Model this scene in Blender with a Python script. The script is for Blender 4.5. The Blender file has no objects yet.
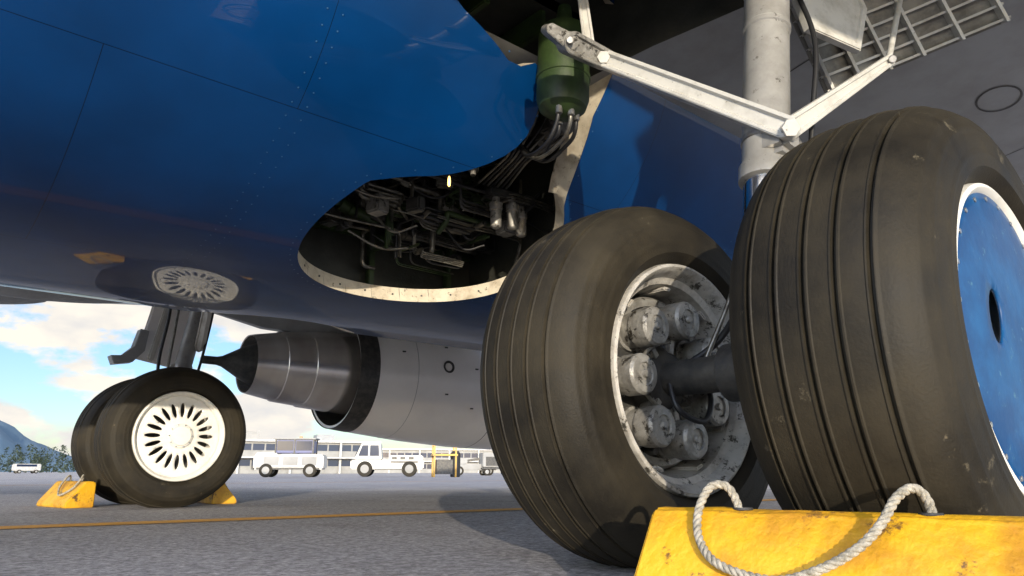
import bpy, bmesh, math, random
import numpy as np
from mathutils import Vector, Matrix, noise, Euler
from mathutils.geometry import delaunay_2d_cdt
random.seed(7)
scene=bpy.context.scene
scene.view_settings.view_transform='Standard'
try: scene.view_settings.look='None'
except Exception: pass
scene.view_settings.exposure=0
COL=scene.collection

# ------------------------------------------------------------------ materials
def new_mat(name):
    m=bpy.data.materials.new(name); m.use_nodes=True
    nt=m.node_tree
    return m,nt,nt.nodes["Principled BSDF"]
def mat(name,base,rough=.5,metal=0.,base2=None,nscale=6.,lo=.4,hi=.65,bump=0.,bscale=60.,coat=0.,rvar=0.,spec=None,stretch=None,detail=8,emis=None,dirt=None):
    m,nt,b=new_mat(name)
    N=nt.nodes; L=nt.links
    b.inputs["Base Color"].default_value=(*base,1)
    b.inputs["Roughness"].default_value=rough
    b.inputs["Metallic"].default_value=metal
    if coat: 
        b.inputs["Coat Weight"].default_value=coat
        b.inputs["Coat Roughness"].default_value=.06
    if spec is not None: b.inputs["Specular IOR Level"].default_value=spec
    tc=N.new("ShaderNodeTexCoord"); mp=N.new("ShaderNodeMapping")
    L.new(tc.outputs["Object"],mp.inputs[0])
    if stretch: mp.inputs["Scale"].default_value=stretch
    if base2 is not None:
        n=N.new("ShaderNodeTexNoise"); n.inputs["Scale"].default_value=nscale; n.inputs["Detail"].default_value=detail
        n.inputs["Roughness"].default_value=.65
        L.new(mp.outputs[0],n.inputs["Vector"])
        r=N.new("ShaderNodeValToRGB"); r.color_ramp.elements[0].position=lo; r.color_ramp.elements[1].position=hi
        r.color_ramp.elements[0].color=(*base,1); r.color_ramp.elements[1].color=(*base2,1)
        L.new(n.outputs["Fac"],r.inputs["Fac"]); out=r.outputs["Color"]
        if dirt:
            n4=N.new("ShaderNodeTexNoise"); n4.inputs["Scale"].default_value=dirt[1]; n4.inputs["Detail"].default_value=12; n4.inputs["Roughness"].default_value=.75
            L.new(mp.outputs[0],n4.inputs["Vector"])
            r4=N.new("ShaderNodeValToRGB"); r4.color_ramp.elements[0].position=dirt[2]; r4.color_ramp.elements[1].position=dirt[2]+.05
            r4.color_ramp.elements[0].color=(0,0,0,1); r4.color_ramp.elements[1].color=(1,1,1,1)
            L.new(n4.outputs["Fac"],r4.inputs[0])
            k=N.new("ShaderNodeMixRGB"); k.inputs[2].default_value=(*dirt[0],1); L.new(r4.outputs[0],k.inputs[0]); L.new(out,k.inputs[1]); out=k.outputs[0]
        L.new(out,b.inputs["Base Color"])
        if rvar:
            mr=N.new("ShaderNodeMapRange"); mr.inputs[1].default_value=.3; mr.inputs[2].default_value=.7
            mr.inputs[3].default_value=rough-rvar; mr.inputs[4].default_value=rough+rvar
            L.new(n.outputs["Fac"],mr.inputs[0]); L.new(mr.outputs[0],b.inputs["Roughness"])
    if bump:
        n2=N.new("ShaderNodeTexNoise"); n2.inputs["Scale"].default_value=bscale; n2.inputs["Detail"].default_value=6
        L.new(mp.outputs[0],n2.inputs["Vector"])
        bp=N.new("ShaderNodeBump"); bp.inputs["Strength"].default_value=bump; bp.inputs["Distance"].default_value=.01
        L.new(n2.outputs["Fac"],bp.inputs["Height"]); L.new(bp.outputs[0],b.inputs["Normal"])
    if emis:
        b.inputs["Emission Color"].default_value=(*emis[0],1); b.inputs["Emission Strength"].default_value=emis[1]
    return m

M={}
M['rubber']=mat("tyre_rubber",(.0115,.0098,.0072),.62,base2=(.038,.031,.019),nscale=4,lo=.35,hi=.75,bump=.12,bscale=160,rvar=.10,spec=.22,dirt=((.085,.072,.048),9,.63))
M['white']=mat("worn_white_paint",(.52,.51,.475),.36,base2=(.28,.265,.23),nscale=9,lo=.48,hi=.76,bump=.1,bscale=40,dirt=((.10,.09,.07),24,.62))
M['strut']=mat("strut_grey_enamel",(.40,.39,.37),.30,.35,base2=(.26,.25,.23),nscale=8,lo=.42,hi=.7,bump=.08,bscale=40,dirt=((.09,.08,.065),30,.60))
M['hubwhite']=mat("hub_white_paint",(.74,.72,.67),.4,base2=(.54,.52,.45),nscale=7,lo=.5,hi=.8,dirt=((.25,.22,.17),16,.66))
M['rimgrey']=mat("rim_grey_metal",(.50,.48,.44),.42,.15,base2=(.24,.22,.19),nscale=14,lo=.45,hi=.72,bump=.25,bscale=50,dirt=((.06,.055,.045),20,.55))
M['brake']=mat("brake_casting",(.31,.30,.275),.42,.3,base2=(.12,.11,.095),nscale=16,lo=.42,hi=.72,bump=.3,bscale=70,dirt=((.03,.026,.02),26,.55))
M['dark']=mat("dark_metal",(.05,.05,.05),.5,.5,base2=(.10,.095,.085),nscale=12,bump=.2)
M['black']=mat("black_rubber_hose",(.015,.015,.016),.45)
M['steel']=mat("steel_tube",(.50,.50,.50),.28,.9,base2=(.25,.24,.22),nscale=20)
M['chrome']=mat("strut_chrome",(.7,.7,.7),.12,1.,base2=(.55,.54,.52),nscale=12)
M['hubblue']=mat("hubcap_blue_paint",(.002,.045,.150),.40,base2=(.005,.075,.215),nscale=11,lo=.42,hi=.68,bump=.12,bscale=30,spec=.3,dirt=((.05,.14,.23),34,.60))
M['yellow']=mat("chock_yellow_paint",(.66,.36,.012),.5,base2=(.42,.19,.012),nscale=6,lo=.44,hi=.66,bump=.45,bscale=45,rvar=.1,dirt=((.13,.065,.02),8,.57))
M['rope']=mat("rope_fibre",(.40,.37,.31),.9,base2=(.18,.165,.13),nscale=60,bump=.4,bscale=300)
M['green']=mat("zinc_green_primer",(.030,.055,.013),.5,base2=(.015,.026,.010),nscale=12,bump=.1,dirt=((.10,.11,.06),30,.64))
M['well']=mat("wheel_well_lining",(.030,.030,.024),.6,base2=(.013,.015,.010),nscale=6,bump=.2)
M['pipe']=mat("hydraulic_pipe",(.22,.21,.18),.3,.6,base2=(.09,.08,.065),nscale=20)
M['cream']=mat("well_rim_seal",(.58,.52,.41),.5,base2=(.32,.26,.18),nscale=10,lo=.45,hi=.72,bump=.2,dirt=((.12,.10,.07),25,.59))
M['doorgrey']=mat("door_inner_lining",(.24,.23,.20),.5,base2=(.12,.11,.095),nscale=10,bump=.1)
M['winggrey']=mat("wing_grey_paint",(.32,.33,.335),.35,base2=(.24,.24,.235),nscale=3,lo=.4,hi=.7)
M['nacelle']=mat("nacelle_paint",(.84,.82,.80),.25,base2=(.77,.75,.73),nscale=2,lo=.4,hi=.7,coat=.3)
M['glass']=mat("dark_glass",(.02,.03,.06),.12,0)
M['vwhite']=mat("vehicle_white",(.52,.51,.49),.35,base2=(.36,.35,.33),nscale=3)
M['vyellow']=mat("vehicle_yellow",(.60,.33,.03),.4,base2=(.4,.22,.04),nscale=3)
M['orange']=mat("vehicle_orange",(.50,.16,.02),.4)
M['vblue']=mat("vehicle_blue",(.06,.08,.22),.4,base2=(.05,.06,.16),nscale=3)
M['lamp']=mat("service_lamp",(.9,.6,.2),.4,emis=((1,.55,.15),4))
M['bldg']=mat("terminal_panel",(.30,.295,.28),.6,base2=(.23,.225,.21),nscale=.6)
M['hill']=mat("hill_haze_blue",(.065,.12,.18),.95,base2=(.09,.15,.21),nscale=.004)  # bluish aerial haze is put into the base colour of the hills
M['leaf']=mat("tree_leaves",(.022,.038,.022),.8,base2=(.036,.052,.03),nscale=.3)

def make_blue():
    m,nt,b=new_mat("fuselage_blue_paint"); N=nt.nodes;L=nt.links
    uv=N.new("ShaderNodeUVMap")
    br=N.new("ShaderNodeTexBrick"); br.offset=.37
    br.inputs["Color1"].default_value=(.0008,.040,.155,1); br.inputs["Color2"].default_value=(.0009,.042,.162,1)
    br.inputs["Mortar"].default_value=(.0003,.008,.032,1)
    br.inputs["Scale"].default_value=1; br.inputs["Mortar Size"].default_value=.0014; br.inputs["Mortar Smooth"].default_value=.2
    br.inputs["Brick Width"].default_value=1.75; br.inputs["Row Height"].default_value=1.24
    mp=N.new("ShaderNodeMapping"); mp.inputs["Location"].default_value=(.86,-.42,0)
    L.new(uv.outputs[0],mp.inputs[0]); L.new(mp.outputs[0],br.inputs["Vector"])
    tc=N.new("ShaderNodeTexCoord"); n=N.new("ShaderNodeTexNoise"); n.inputs["Scale"].default_value=2.3; n.inputs["Detail"].default_value=9
    L.new(tc.outputs["Object"],n.inputs["Vector"])
    mx=N.new("ShaderNodeMixRGB"); mx.blend_type='MULTIPLY'; mx.inputs[0].default_value=.55
    rp=N.new("ShaderNodeValToRGB"); rp.color_ramp.elements[0].position=.35; rp.color_ramp.elements[1].position=.65
    rp.color_ramp.elements[0].color=(.5,.5,.5,1); rp.color_ramp.elements[1].color=(1,1,1,1)
    L.new(n.outputs["Fac"],rp.inputs[0]); L.new(br.outputs["Color"],mx.inputs[1]); L.new(rp.outputs[0],mx.inputs[2])
    L.new(mx.outputs[0],b.inputs["Base Color"])
    b.inputs["Roughness"].default_value=.42; b.inputs["Specular IOR Level"].default_value=.08
    b.inputs["Coat Weight"].default_value=.42; b.inputs["Coat Roughness"].default_value=.02
    n3=N.new("ShaderNodeTexNoise"); n3.inputs["Scale"].default_value=1.6; n3.inputs["Detail"].default_value=2
    L.new(tc.outputs["Object"],n3.inputs["Vector"])
    ad=N.new("ShaderNodeMath"); ad.operation='MULTIPLY_ADD'; ad.inputs[1].default_value=-.25
    L.new(br.outputs["Fac"],ad.inputs[0]); L.new(n3.outputs["Fac"],ad.inputs[2])
    bp=N.new("ShaderNodeBump"); bp.inputs["Strength"].default_value=.2; bp.inputs["Distance"].default_value=.01
    L.new(ad.outputs[0],bp.inputs["Height"]); L.new(bp.outputs[0],b.inputs["Normal"]); L.new(bp.outputs[0],b.inputs["Coat Normal"])
    return m
M['blue']=make_blue()

def make_nozzle():
    m,nt,b=new_mat("nozzle_brushed_steel"); N=nt.nodes;L=nt.links
    tc=N.new("ShaderNodeTexCoord"); mp=N.new("ShaderNodeMapping"); mp.inputs["Scale"].default_value=(3,1.2,1.2)
    L.new(tc.outputs["Object"],mp.inputs[0])
    n=N.new("ShaderNodeTexNoise"); n.inputs["Scale"].default_value=1.3; n.inputs["Detail"].default_value=4
    L.new(mp.outputs[0],n.inputs["Vector"])
    r=N.new("ShaderNodeValToRGB"); r.color_ramp.elements[0].position=.3; r.color_ramp.elements[1].position=.7
    r.color_ramp.elements[0].color=(.60,.54,.50,1); r.color_ramp.elements[1].color=(.86,.82,.78,1)
    L.new(n.outputs["Fac"],r.inputs[0]); L.new(r.outputs[0],b.inputs["Base Color"])
    b.inputs["Metallic"].default_value=.75; b.inputs["Roughness"].default_value=.24
    return m
M['nozzle']=make_nozzle()

def make_ground():
    m,nt,b=new_mat("apron_concrete"); N=nt.nodes;L=nt.links
    tc=N.new("ShaderNodeTexCoord")
    def nz(s,d=8,r=.6):
        n=N.new("ShaderNodeTexNoise"); n.inputs["Scale"].default_value=s; n.inputs["Detail"].default_value=d; n.inputs["Roughness"].default_value=r
        L.new(tc.outputs["Object"],n.inputs["Vector"]); return n
    def ramp(n,a,bb,c0,c1):
        r=N.new("ShaderNodeValToRGB"); r.color_ramp.elements[0].position=a; r.color_ramp.elements[1].position=bb
        r.color_ramp.elements[0].color=(*c0,1); r.color_ramp.elements[1].color=(*c1,1); L.new(n.outputs["Fac"],r.inputs[0]); return r
    a=ramp(nz(.35),.3,.7,(.42,.395,.39),(.53,.495,.485))
    f=ramp(nz(26,9,.9),.42,.58,(.30,.30,.30),(1.4,1.4,1.4))
    v=N.new("ShaderNodeTexVoronoi"); v.inputs["Scale"].default_value=50; L.new(tc.outputs["Object"],v.inputs["Vector"])
    vr=N.new("ShaderNodeValToRGB"); vr.color_ramp.elements[0].position=.05; vr.color_ramp.elements[1].position=.5
    vr.color_ramp.elements[0].color=(1.25,1.25,1.25,1); vr.color_ramp.elements[1].color=(.6,.6,.6,1); L.new(v.outputs["Distance"],vr.inputs[0])
    st=ramp(nz(1.7,5),.5,.75,(1,1,1),(.72,.70,.68))
    st2=ramp(nz(.55,7,.7),.56,.68,(1,1,1),(.80,.79,.78))
    def mul(x,y,fac=1):
        k=N.new("ShaderNodeMixRGB"); k.blend_type='MULTIPLY'; k.inputs[0].default_value=fac
        L.new(x,k.inputs[1]); L.new(y,k.inputs[2]); return k.outputs[0]
    br=N.new("ShaderNodeTexBrick"); br.offset=0; br.inputs["Scale"].default_value=1; br.inputs["Brick Width"].default_value=6.1; br.inputs["Row Height"].default_value=6.1
    br.inputs["Mortar Size"].default_value=.010; br.inputs["Color1"].default_value=(1,1,1,1); br.inputs["Color2"].default_value=(.92,.92,.93,1); br.inputs["Mortar"].default_value=(.4,.4,.4,1)
    mp=N.new("ShaderNodeMapping"); mp.inputs["Location"].default_value=(3.3,-2.2,0); mp.inputs["Rotation"].default_value=(0,0,.05)
    L.new(tc.outputs["Object"],mp.inputs[0]); L.new(mp.outputs[0],br.inputs["Vector"])
    c=mul(a.outputs[0],f.outputs[0],.85); c=mul(c,vr.outputs[0],.7); c=mul(c,st.outputs[0]); c=mul(c,st2.outputs[0]); c=mul(c,br.outputs["Color"])
    L.new(c,b.inputs["Base Color"]); b.inputs["Roughness"].default_value=.7
    bp=N.new("ShaderNodeBump"); bp.inputs["Strength"].default_value=.35; bp.inputs["Distance"].default_value=.006
    L.new(f.outputs[0],bp.inputs["Height"]); L.new(bp.outputs[0],b.inputs["Normal"])
    return m
M['ground']=make_ground()
M['line']=mat("worn_yellow_line",(.72,.33,.02),.7,base2=(.45,.26,.08),nscale=30,lo=.46,hi=.66,bump=.2)

# ------------------------------------------------------------------ helpers
def empty(name,loc=(0,0,0)):
    e=bpy.data.objects.new(name,None); e.empty_display_size=.2; COL.objects.link(e); e.location=loc; return e
def link(name,me,parent=None,m=None,smooth=False,ang=None):
    o=bpy.data.objects.new(name,me); COL.objects.link(o)
    if m: me.materials.append(m)
    if smooth:
        me.polygons.foreach_set("use_smooth",[True]*len(me.polygons))
        if ang is not None:
            try: me.set_sharp_from_angle(angle=math.radians(ang))
            except Exception: pass
    if parent: o.parent=parent
    return o
def mesh(name,v,f,parent=None,m=None,smooth=False,ang=None):
    me=bpy.data.meshes.new(name); me.from_pydata([tuple(p) for p in v],[],f); me.update()
    bm=bmesh.new(); bm.from_mesh(me); bmesh.ops.recalc_face_normals(bm,faces=bm.faces); bm.to_mesh(me); bm.free()
    return link(name,me,parent,m,smooth,ang)
def basis(axis):
    a=Vector(axis).normalized(); h=Vector((0,0,1)) if abs(a.z)<.9 else Vector((1,0,0))
    u=a.cross(h).normalized(); w=a.cross(u).normalized(); return a,u,w
def lathe_data(prof,o,axis,seg=48,closed=False):
    a,u,w=basis(axis); o=Vector(o); v=[];f=[]
    cs=[(u*math.cos(2*math.pi*k/seg)+w*math.sin(2*math.pi*k/seg)) for k in range(seg)]
    for (r,t) in prof:
        b=o+a*t
        for c in cs: v.append(b+c*r)
    n=len(prof)
    for i in range(n-1 if not closed else n):
        j=(i+1)%n
        for k in range(seg):
            k2=(k+1)%seg; f.append((i*seg+k,i*seg+k2,j*seg+k2,j*seg+k))
    return v,f
def lathe(name,prof,o,axis,parent,m,seg=48,ang=35,closed=False,cap=True):
    v,f=lathe_data(prof,o,axis,seg,closed)
    if cap and not closed:
        n=len(prof)
        if prof[0][0]>1e-4: f.append(tuple(range(seg)))
        if prof[-1][0]>1e-4: f.append(tuple((n-1)*seg+k for k in range(seg)))
    return mesh(name,v,f,parent,m,True,ang)
def rod(name,a,b,r,parent,m,seg=20,r2=None,bev=.15):
    a=Vector(a);b=Vector(b);L=(b-a).length; r2=r if r2 is None else r2; e=min(r*bev,L*.1)
    return lathe(name,[(r-e,0),(r,e),(r2,L-e),(r2-e,L)],a,b-a,parent,m,seg)
def tube_data(P,r,seg=8,off=0):
    P=[Vector(p) for p in P]; v=[];f=[]
    t=(P[1]-P[0]).normalized(); _,u,_w=basis(t)
    for i,p in enumerate(P):
        t=(P[min(i+1,len(P)-1)]-P[max(i-1,0)]).normalized()
        u=(u-t*u.dot(t)).normalized(); w=t.cross(u)
        for k in range(seg):
            an=2*math.pi*k/seg; v.append(p+(u*math.cos(an)+w*math.sin(an))*r)
    for i in range(len(P)-1):
        for k in range(seg):
            k2=(k+1)%seg; f.append((off+i*seg+k,off+i*seg+k2,off+(i+1)*seg+k2,off+(i+1)*seg+k))
    return v,f
def smooth_path(P,n=10):
    P=[Vector(p) for p in P]; Q=[]
    X=[P[0]*2-P[1]]+P+[P[-1]*2-P[-2]]
    for i in range(1,len(X)-2):
        for k in range(n):
            t=k/n; a,b,c,d=X[i-1],X[i],X[i+1],X[i+2]
            Q.append(.5*((2*b)+(c-a)*t+(2*a-5*b+4*c-d)*t*t+(3*b-a-3*c+d)*t**3))
    Q.append(P[-1]); return Q
def fillet(P,r=.03,n=4):
    P=[Vector(p) for p in P]; Q=[P[0]]
    for i in range(1,len(P)-1):
        a=(P[i-1]-P[i]);b=(P[i+1]-P[i]); rr=min(r,a.length*.45,b.length*.45)
        s=P[i]+a.normalized()*rr; e=P[i]+b.normalized()*rr
        for k in range(n+1):
            t=k/n; Q.append(s*(1-t)**2+P[i]*2*t*(1-t)+e*t*t)
    Q.append(P[-1]); return Q
def pipe(name,P,r,parent,m,seg=10,n=8,smoothp=True):
    Q=smooth_path(P,n) if smoothp else P
    v,f=tube_data(Q,r,seg); return mesh(name,v,f,parent,m,True,60)
def box(name,c,s,parent,m,rot=(0,0,0),bev=.008,seg=2):
    bm=bmesh.new(); bmesh.ops.create_cube(bm,size=1)
    for v in bm.verts: v.co=Vector((v.co.x*s[0],v.co.y*s[1],v.co.z*s[2]))
    if bev: bmesh.ops.bevel(bm,geom=list(bm.edges),offset=min(bev,min(s)*.4),segments=seg,affect='EDGES')
    R=Euler(rot).to_matrix().to_4x4(); bmesh.ops.transform(bm,matrix=Matrix.Translation(c)@R,verts=bm.verts)
    me=bpy.data.meshes.new(name); bm.to_mesh(me); bm.free()
    return link(name,me,parent,m,True,40)
def prism(name,poly,depth,origin,ux,uy,parent,m,bev=.003,inset=0,insd=.01):
    ux=Vector(ux).normalized();uy=Vector(uy); uy=(uy-ux*uy.dot(ux)).normalized(); n=ux.cross(uy); o=Vector(origin)
    bm=bmesh.new()
    vs=[bm.verts.new(o+ux*p[0]+uy*p[1]-n*depth/2) for p in poly]; f=bm.faces.new(vs)
    r=bmesh.ops.extrude_face_region(bm,geom=[f]); ve=[g for g in r['geom'] if isinstance(g,bmesh.types.BMVert)]
    bmesh.ops.translate(bm,verts=ve,vec=n*depth)
    bmesh.ops.recalc_face_normals(bm,faces=bm.faces)
    caps=[g for g in bm.faces if len(g.verts)==len(poly)]
    if bev:
        ed=list({e for c in caps for e in c.edges}); bmesh.ops.bevel(bm,geom=ed,offset=bev,segments=2,affect='EDGES')
        caps=sorted(bm.faces,key=lambda g:-g.calc_area())[:2]
    if inset:
        for c in caps:
            nn=c.normal.copy(); bmesh.ops.inset_region(bm,faces=[c],thickness=inset,use_even_offset=True)
            bmesh.ops.inset_region(bm,faces=[c],thickness=insd*.5,use_even_offset=True)
            bmesh.ops.translate(bm,verts=list(c.verts),vec=-nn*insd)
    me=bpy.data.meshes.new(name); bm.to_mesh(me); bm.free()
    return link(name,me,parent,m,True,40)
def bar(name,a,b,w1,w2,th,nrm,parent,m,inset=0,insd=.008):
    a=Vector(a);b=Vector(b);d=b-a;L=d.length; poly=[]
    for k in range(11):
        t=math.pi/2+math.pi*k/10; poly.append((w1*math.cos(t),w1*math.sin(t)))
    for k in range(11):
        t=-math.pi/2+math.pi*k/10; poly.append((L+w2*math.cos(t),w2*math.sin(t)))
    uy=Vector(nrm).cross(d)
    return prism(name,poly,th,a,d,uy,parent,m,.003,inset,insd)
def inside_np(P,poly):
    P=np.asarray(P,float); x=P[:,0];y=P[:,1]; c=np.zeros(len(P),bool); n=len(poly); j=n-1
    for i in range(n):
        xi,yi=poly[i];xj,yj=poly[j]
        if yi!=yj:
            c^=((yi>y)!=(yj>y))&(x<(xj-xi)*(y-yi)/(yj-yi)+xi)
        j=i
    return c
def cdt(outer,holes,pts):
    V=[];E=[]
    def add(poly):
        s=len(V)
        for p in poly: V.append(Vector((p[0],p[1])))
        for i in range(len(poly)): E.append((s+i,s+(i+1)%len(poly)))
    add(outer)
    for h in holes: add(h)
    def ok(P):
        k=inside_np(P,outer)
        for h in holes: k&=~inside_np(P,h)
        return k
    if len(pts):
        k=ok(pts); V+=[Vector((float(p[0]),float(p[1]))) for p,q in zip(pts,k) if q]
    r=delaunay_2d_cdt(V,E,[],0,1e-5)
    vs=[(v.x,v.y) for v in r[0]]; A=np.array(vs); T=[tuple(f) for f in r[2]]
    cen=A[np.array(T)].mean(axis=1); k=ok(cen)
    return vs,[f for f,q in zip(T,k) if q]
def sheet(name,vs,F,mp,parent,m):
    me=bpy.data.meshes.new(name); me.from_pydata([mp(*p) for p in vs],[],F); me.update()
    uv=me.uv_layers.new(name="UVMap")
    li=np.empty(len(me.loops),dtype=np.int32); me.loops.foreach_get("vertex_index",li)
    uv.data.foreach_set("uv",np.array(vs,dtype=np.float32)[li].ravel())
    return link(name,me,parent,m,True)
def dens(poly,d):
    Q=[]
    for i in range(len(poly)):
        a=poly[i];b=poly[(i+1)%len(poly)];n=max(1,int(math.dist(a,b)/d))
        for k in range(n): Q.append((a[0]+(b[0]-a[0])*k/n,a[1]+(b[1]-a[1])*k/n))
    return Q

# ------------------------------------------------------------------ camera
cam_d=bpy.data.cameras.new("camera"); cam=bpy.data.objects.new("camera",cam_d); COL.objects.link(cam)
cam.location=(-1.8522,-3.9611,.2751); cam.rotation_euler=(math.pi/2+.249,0,-.7116)
cam_d.sensor_width=36; cam_d.lens=36*723.5/1024; cam_d.clip_end=30000; cam_d.clip_start=.02
scene.camera=cam

# ------------------------------------------------------------------ light / sky
EL=math.radians(7.5); travel=Vector((.556,.831,0)).normalized()
sd=bpy.data.lights.new("sun",'SUN'); sd.energy=5.0; sd.angle=math.radians(.5); sd.color=(1,.88,.70)
so=bpy.data.objects.new("sun",sd); COL.objects.link(so)
dirv=Vector((travel.x*math.cos(EL),travel.y*math.cos(EL),-math.sin(EL)))
so.rotation_euler=dirv.to_track_quat('-Z','Y').to_euler(); so.location=(-20,-30,20)
w=bpy.data.worlds.new("World"); scene.world=w; w.use_nodes=True
nt=w.node_tree;N=nt.nodes;L=nt.links
bg=N["Background"]; bg.inputs[1].default_value=.15
sky=N.new("ShaderNodeTexSky"); sky.sky_type='NISHITA'; sky.sun_disc=False
sky.sun_elevation=EL; sky.sun_rotation=math.atan2(-travel.x,-travel.y)
sky.air_density=1.0; sky.dust_density=.4; sky.ozone_density=2.0
tc=N.new("ShaderNodeTexCoord"); mp=N.new("ShaderNodeMapping"); mp.inputs["Scale"].default_value=(1,1,2.2); mp.inputs["Location"].default_value=(1.35,.62,.1)
L.new(tc.outputs["Generated"],mp.inputs[0])
n=N.new("ShaderNodeTexNoise"); n.inputs["Scale"].default_value=4.2; n.inputs["Detail"].default_value=12; n.inputs["Roughness"].default_value=.55
L.new(mp.outputs[0],n.inputs["Vector"])
r=N.new("ShaderNodeValToRGB"); r.color_ramp.elements[0].position=.475; r.color_ramp.elements[1].position=.52
L.new(n.outputs["Fac"],r.inputs[0])
n2=N.new("ShaderNodeTexNoise"); n2.inputs["Scale"].default_value=9; n2.inputs["Detail"].default_value=8
L.new(mp.outputs[0],n2.inputs["Vector"])
cr=N.new("ShaderNodeValToRGB"); cr.color_ramp.elements[0].position=.36; cr.color_ramp.elements[1].position=.56
cr.color_ramp.elements[0].color=(5.2,5.15,5.2,1); cr.color_ramp.elements[1].color=(7.2,6.7,5.9,1)
L.new(n2.outputs["Fac"],cr.inputs[0])
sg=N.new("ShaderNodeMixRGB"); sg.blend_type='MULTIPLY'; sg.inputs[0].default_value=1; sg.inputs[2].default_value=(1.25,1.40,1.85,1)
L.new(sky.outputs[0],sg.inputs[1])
mx=N.new("ShaderNodeMixRGB"); L.new(r.outputs[0],mx.inputs[0]); L.new(sg.outputs[0],mx.inputs[1]); L.new(cr.outputs[0],mx.inputs[2])
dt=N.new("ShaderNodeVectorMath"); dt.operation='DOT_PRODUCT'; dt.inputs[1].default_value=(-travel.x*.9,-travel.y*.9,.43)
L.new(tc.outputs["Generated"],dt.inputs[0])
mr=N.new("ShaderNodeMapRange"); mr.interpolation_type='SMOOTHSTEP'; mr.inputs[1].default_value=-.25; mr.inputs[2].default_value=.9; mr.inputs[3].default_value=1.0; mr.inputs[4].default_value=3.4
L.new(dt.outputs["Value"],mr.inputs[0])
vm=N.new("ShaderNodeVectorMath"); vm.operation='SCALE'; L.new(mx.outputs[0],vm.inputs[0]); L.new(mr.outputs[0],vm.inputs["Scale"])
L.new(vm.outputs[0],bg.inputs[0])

# ------------------------------------------------------------------ ground
G=9000
mesh("ground",[(-G,-G,0),(G,-G,0),(G,G,0),(-G,G,0)],[(0,1,2,3)],None,M['ground'])
def strip(name,a,b,wd,z=.004):
    a=Vector(a);b=Vector(b);d=(b-a).normalized();p=Vector((-d.y,d.x))*wd/2
    mesh(name,[(a.x-p.x,a.y-p.y,z),(b.x-p.x,b.y-p.y,z),(b.x+p.x,b.y+p.y,z),(a.x+p.x,a.y+p.y,z)],[(0,1,2,3)],None,M['line'])
strip("painted_line",(-6,1.02),(14,-.70),.24)
strip("painted_line",(-30,16),(60,13),.2)

# ------------------------------------------------------------------ tyre + wheel builder
R0=.565; WH=.214
GR=(-.128,-.066,-.004,.058,.120)
def tyre_profile():
    a=np.linspace(0,math.pi,40001)
    y=np.sign(np.cos(a))*np.abs(np.cos(a))**.7*WH
    r=.385+(R0-.385)*np.abs(np.sin(a))**.6
    s=np.concatenate([[0],np.cumsum(np.hypot(np.diff(y),np.diff(r)))])
    ts=list(np.arange(0,s[-1],.0075))
    for g in GR:
        i=int(np.argmin(abs(y-g))); ts+= [s[i]+q for q in (-.014,-.011,-.009,-.0070,-.0055,-.004,0,.004,.0055,.0070,.009,.011,.014)]
    P=[];last=-1
    for t in sorted(ts):
        if t-last<.0008: continue
        last=t
        yy=float(np.interp(t,s,y)); rr=float(np.interp(t,s,r))
        for g in GR:
            dd=abs(yy-g)
            if dd<.0048: rr-=.011
            elif dd<.0100: rr+=.0028
        for q in (.505,.475,.415):
            if abs(yy)>.16 and abs(rr-q)<.004: yy+=math.copysign(.0022,yy)
        P.append((rr,yy))
    return [(.352,.150),(.354,.178),(.366,.196)]+P+[(.366,-.196),(.354,-.178),(.352,-.150)]
TP=tyre_profile()
Z0=.556
def tyre(name,cx,cy,parent):
    o=Vector((cx,cy,Z0)); v,f=lathe_data(TP,o,(0,1,0),144)
    for p in v:
        if p.z<.03:
            k=(.03-p.z)/.04; p.y=cy+(p.y-cy)*(1+.10*max(0,k)); p.z=max(p.z,.0015)
    return mesh(name,v,f,parent,M['rubber'],True,42)
def oval(cx,cy,a,b,rot,n=20):
    return [(cx+a*math.cos(t)*math.cos(rot)-b*math.sin(t)*math.sin(rot),cy+a*math.cos(t)*math.sin(rot)+b*math.sin(t)*math.cos(rot)) for t in [2*math.pi*k/n for k in range(n)]]
def circ(r,n=72,c=(0,0)): return [(c[0]+r*math.cos(2*math.pi*k/n),c[1]+r*math.sin(2*math.pi*k/n)) for k in range(n)]
def disc(name,x0,y0,s,r,holes,dome,parent,m,th=.006):
    pts=[]
    for q in np.linspace(0,r,14)[1:-1]:
        for k in range(int(10+q/r*60)): 
            t=2*math.pi*k/int(10+q/r*60); pts.append((q*math.cos(t),q*math.sin(t)))
    vs,F=cdt(circ(r),holes,pts)
    o=sheet(name,vs,F,lambda a,b:(x0+a,y0+s*dome(math.hypot(a,b)),Z0+b),parent,m)
    md=o.modifiers.new("th",'SOLIDIFY'); md.thickness=th; md.offset=0
    return o
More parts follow.
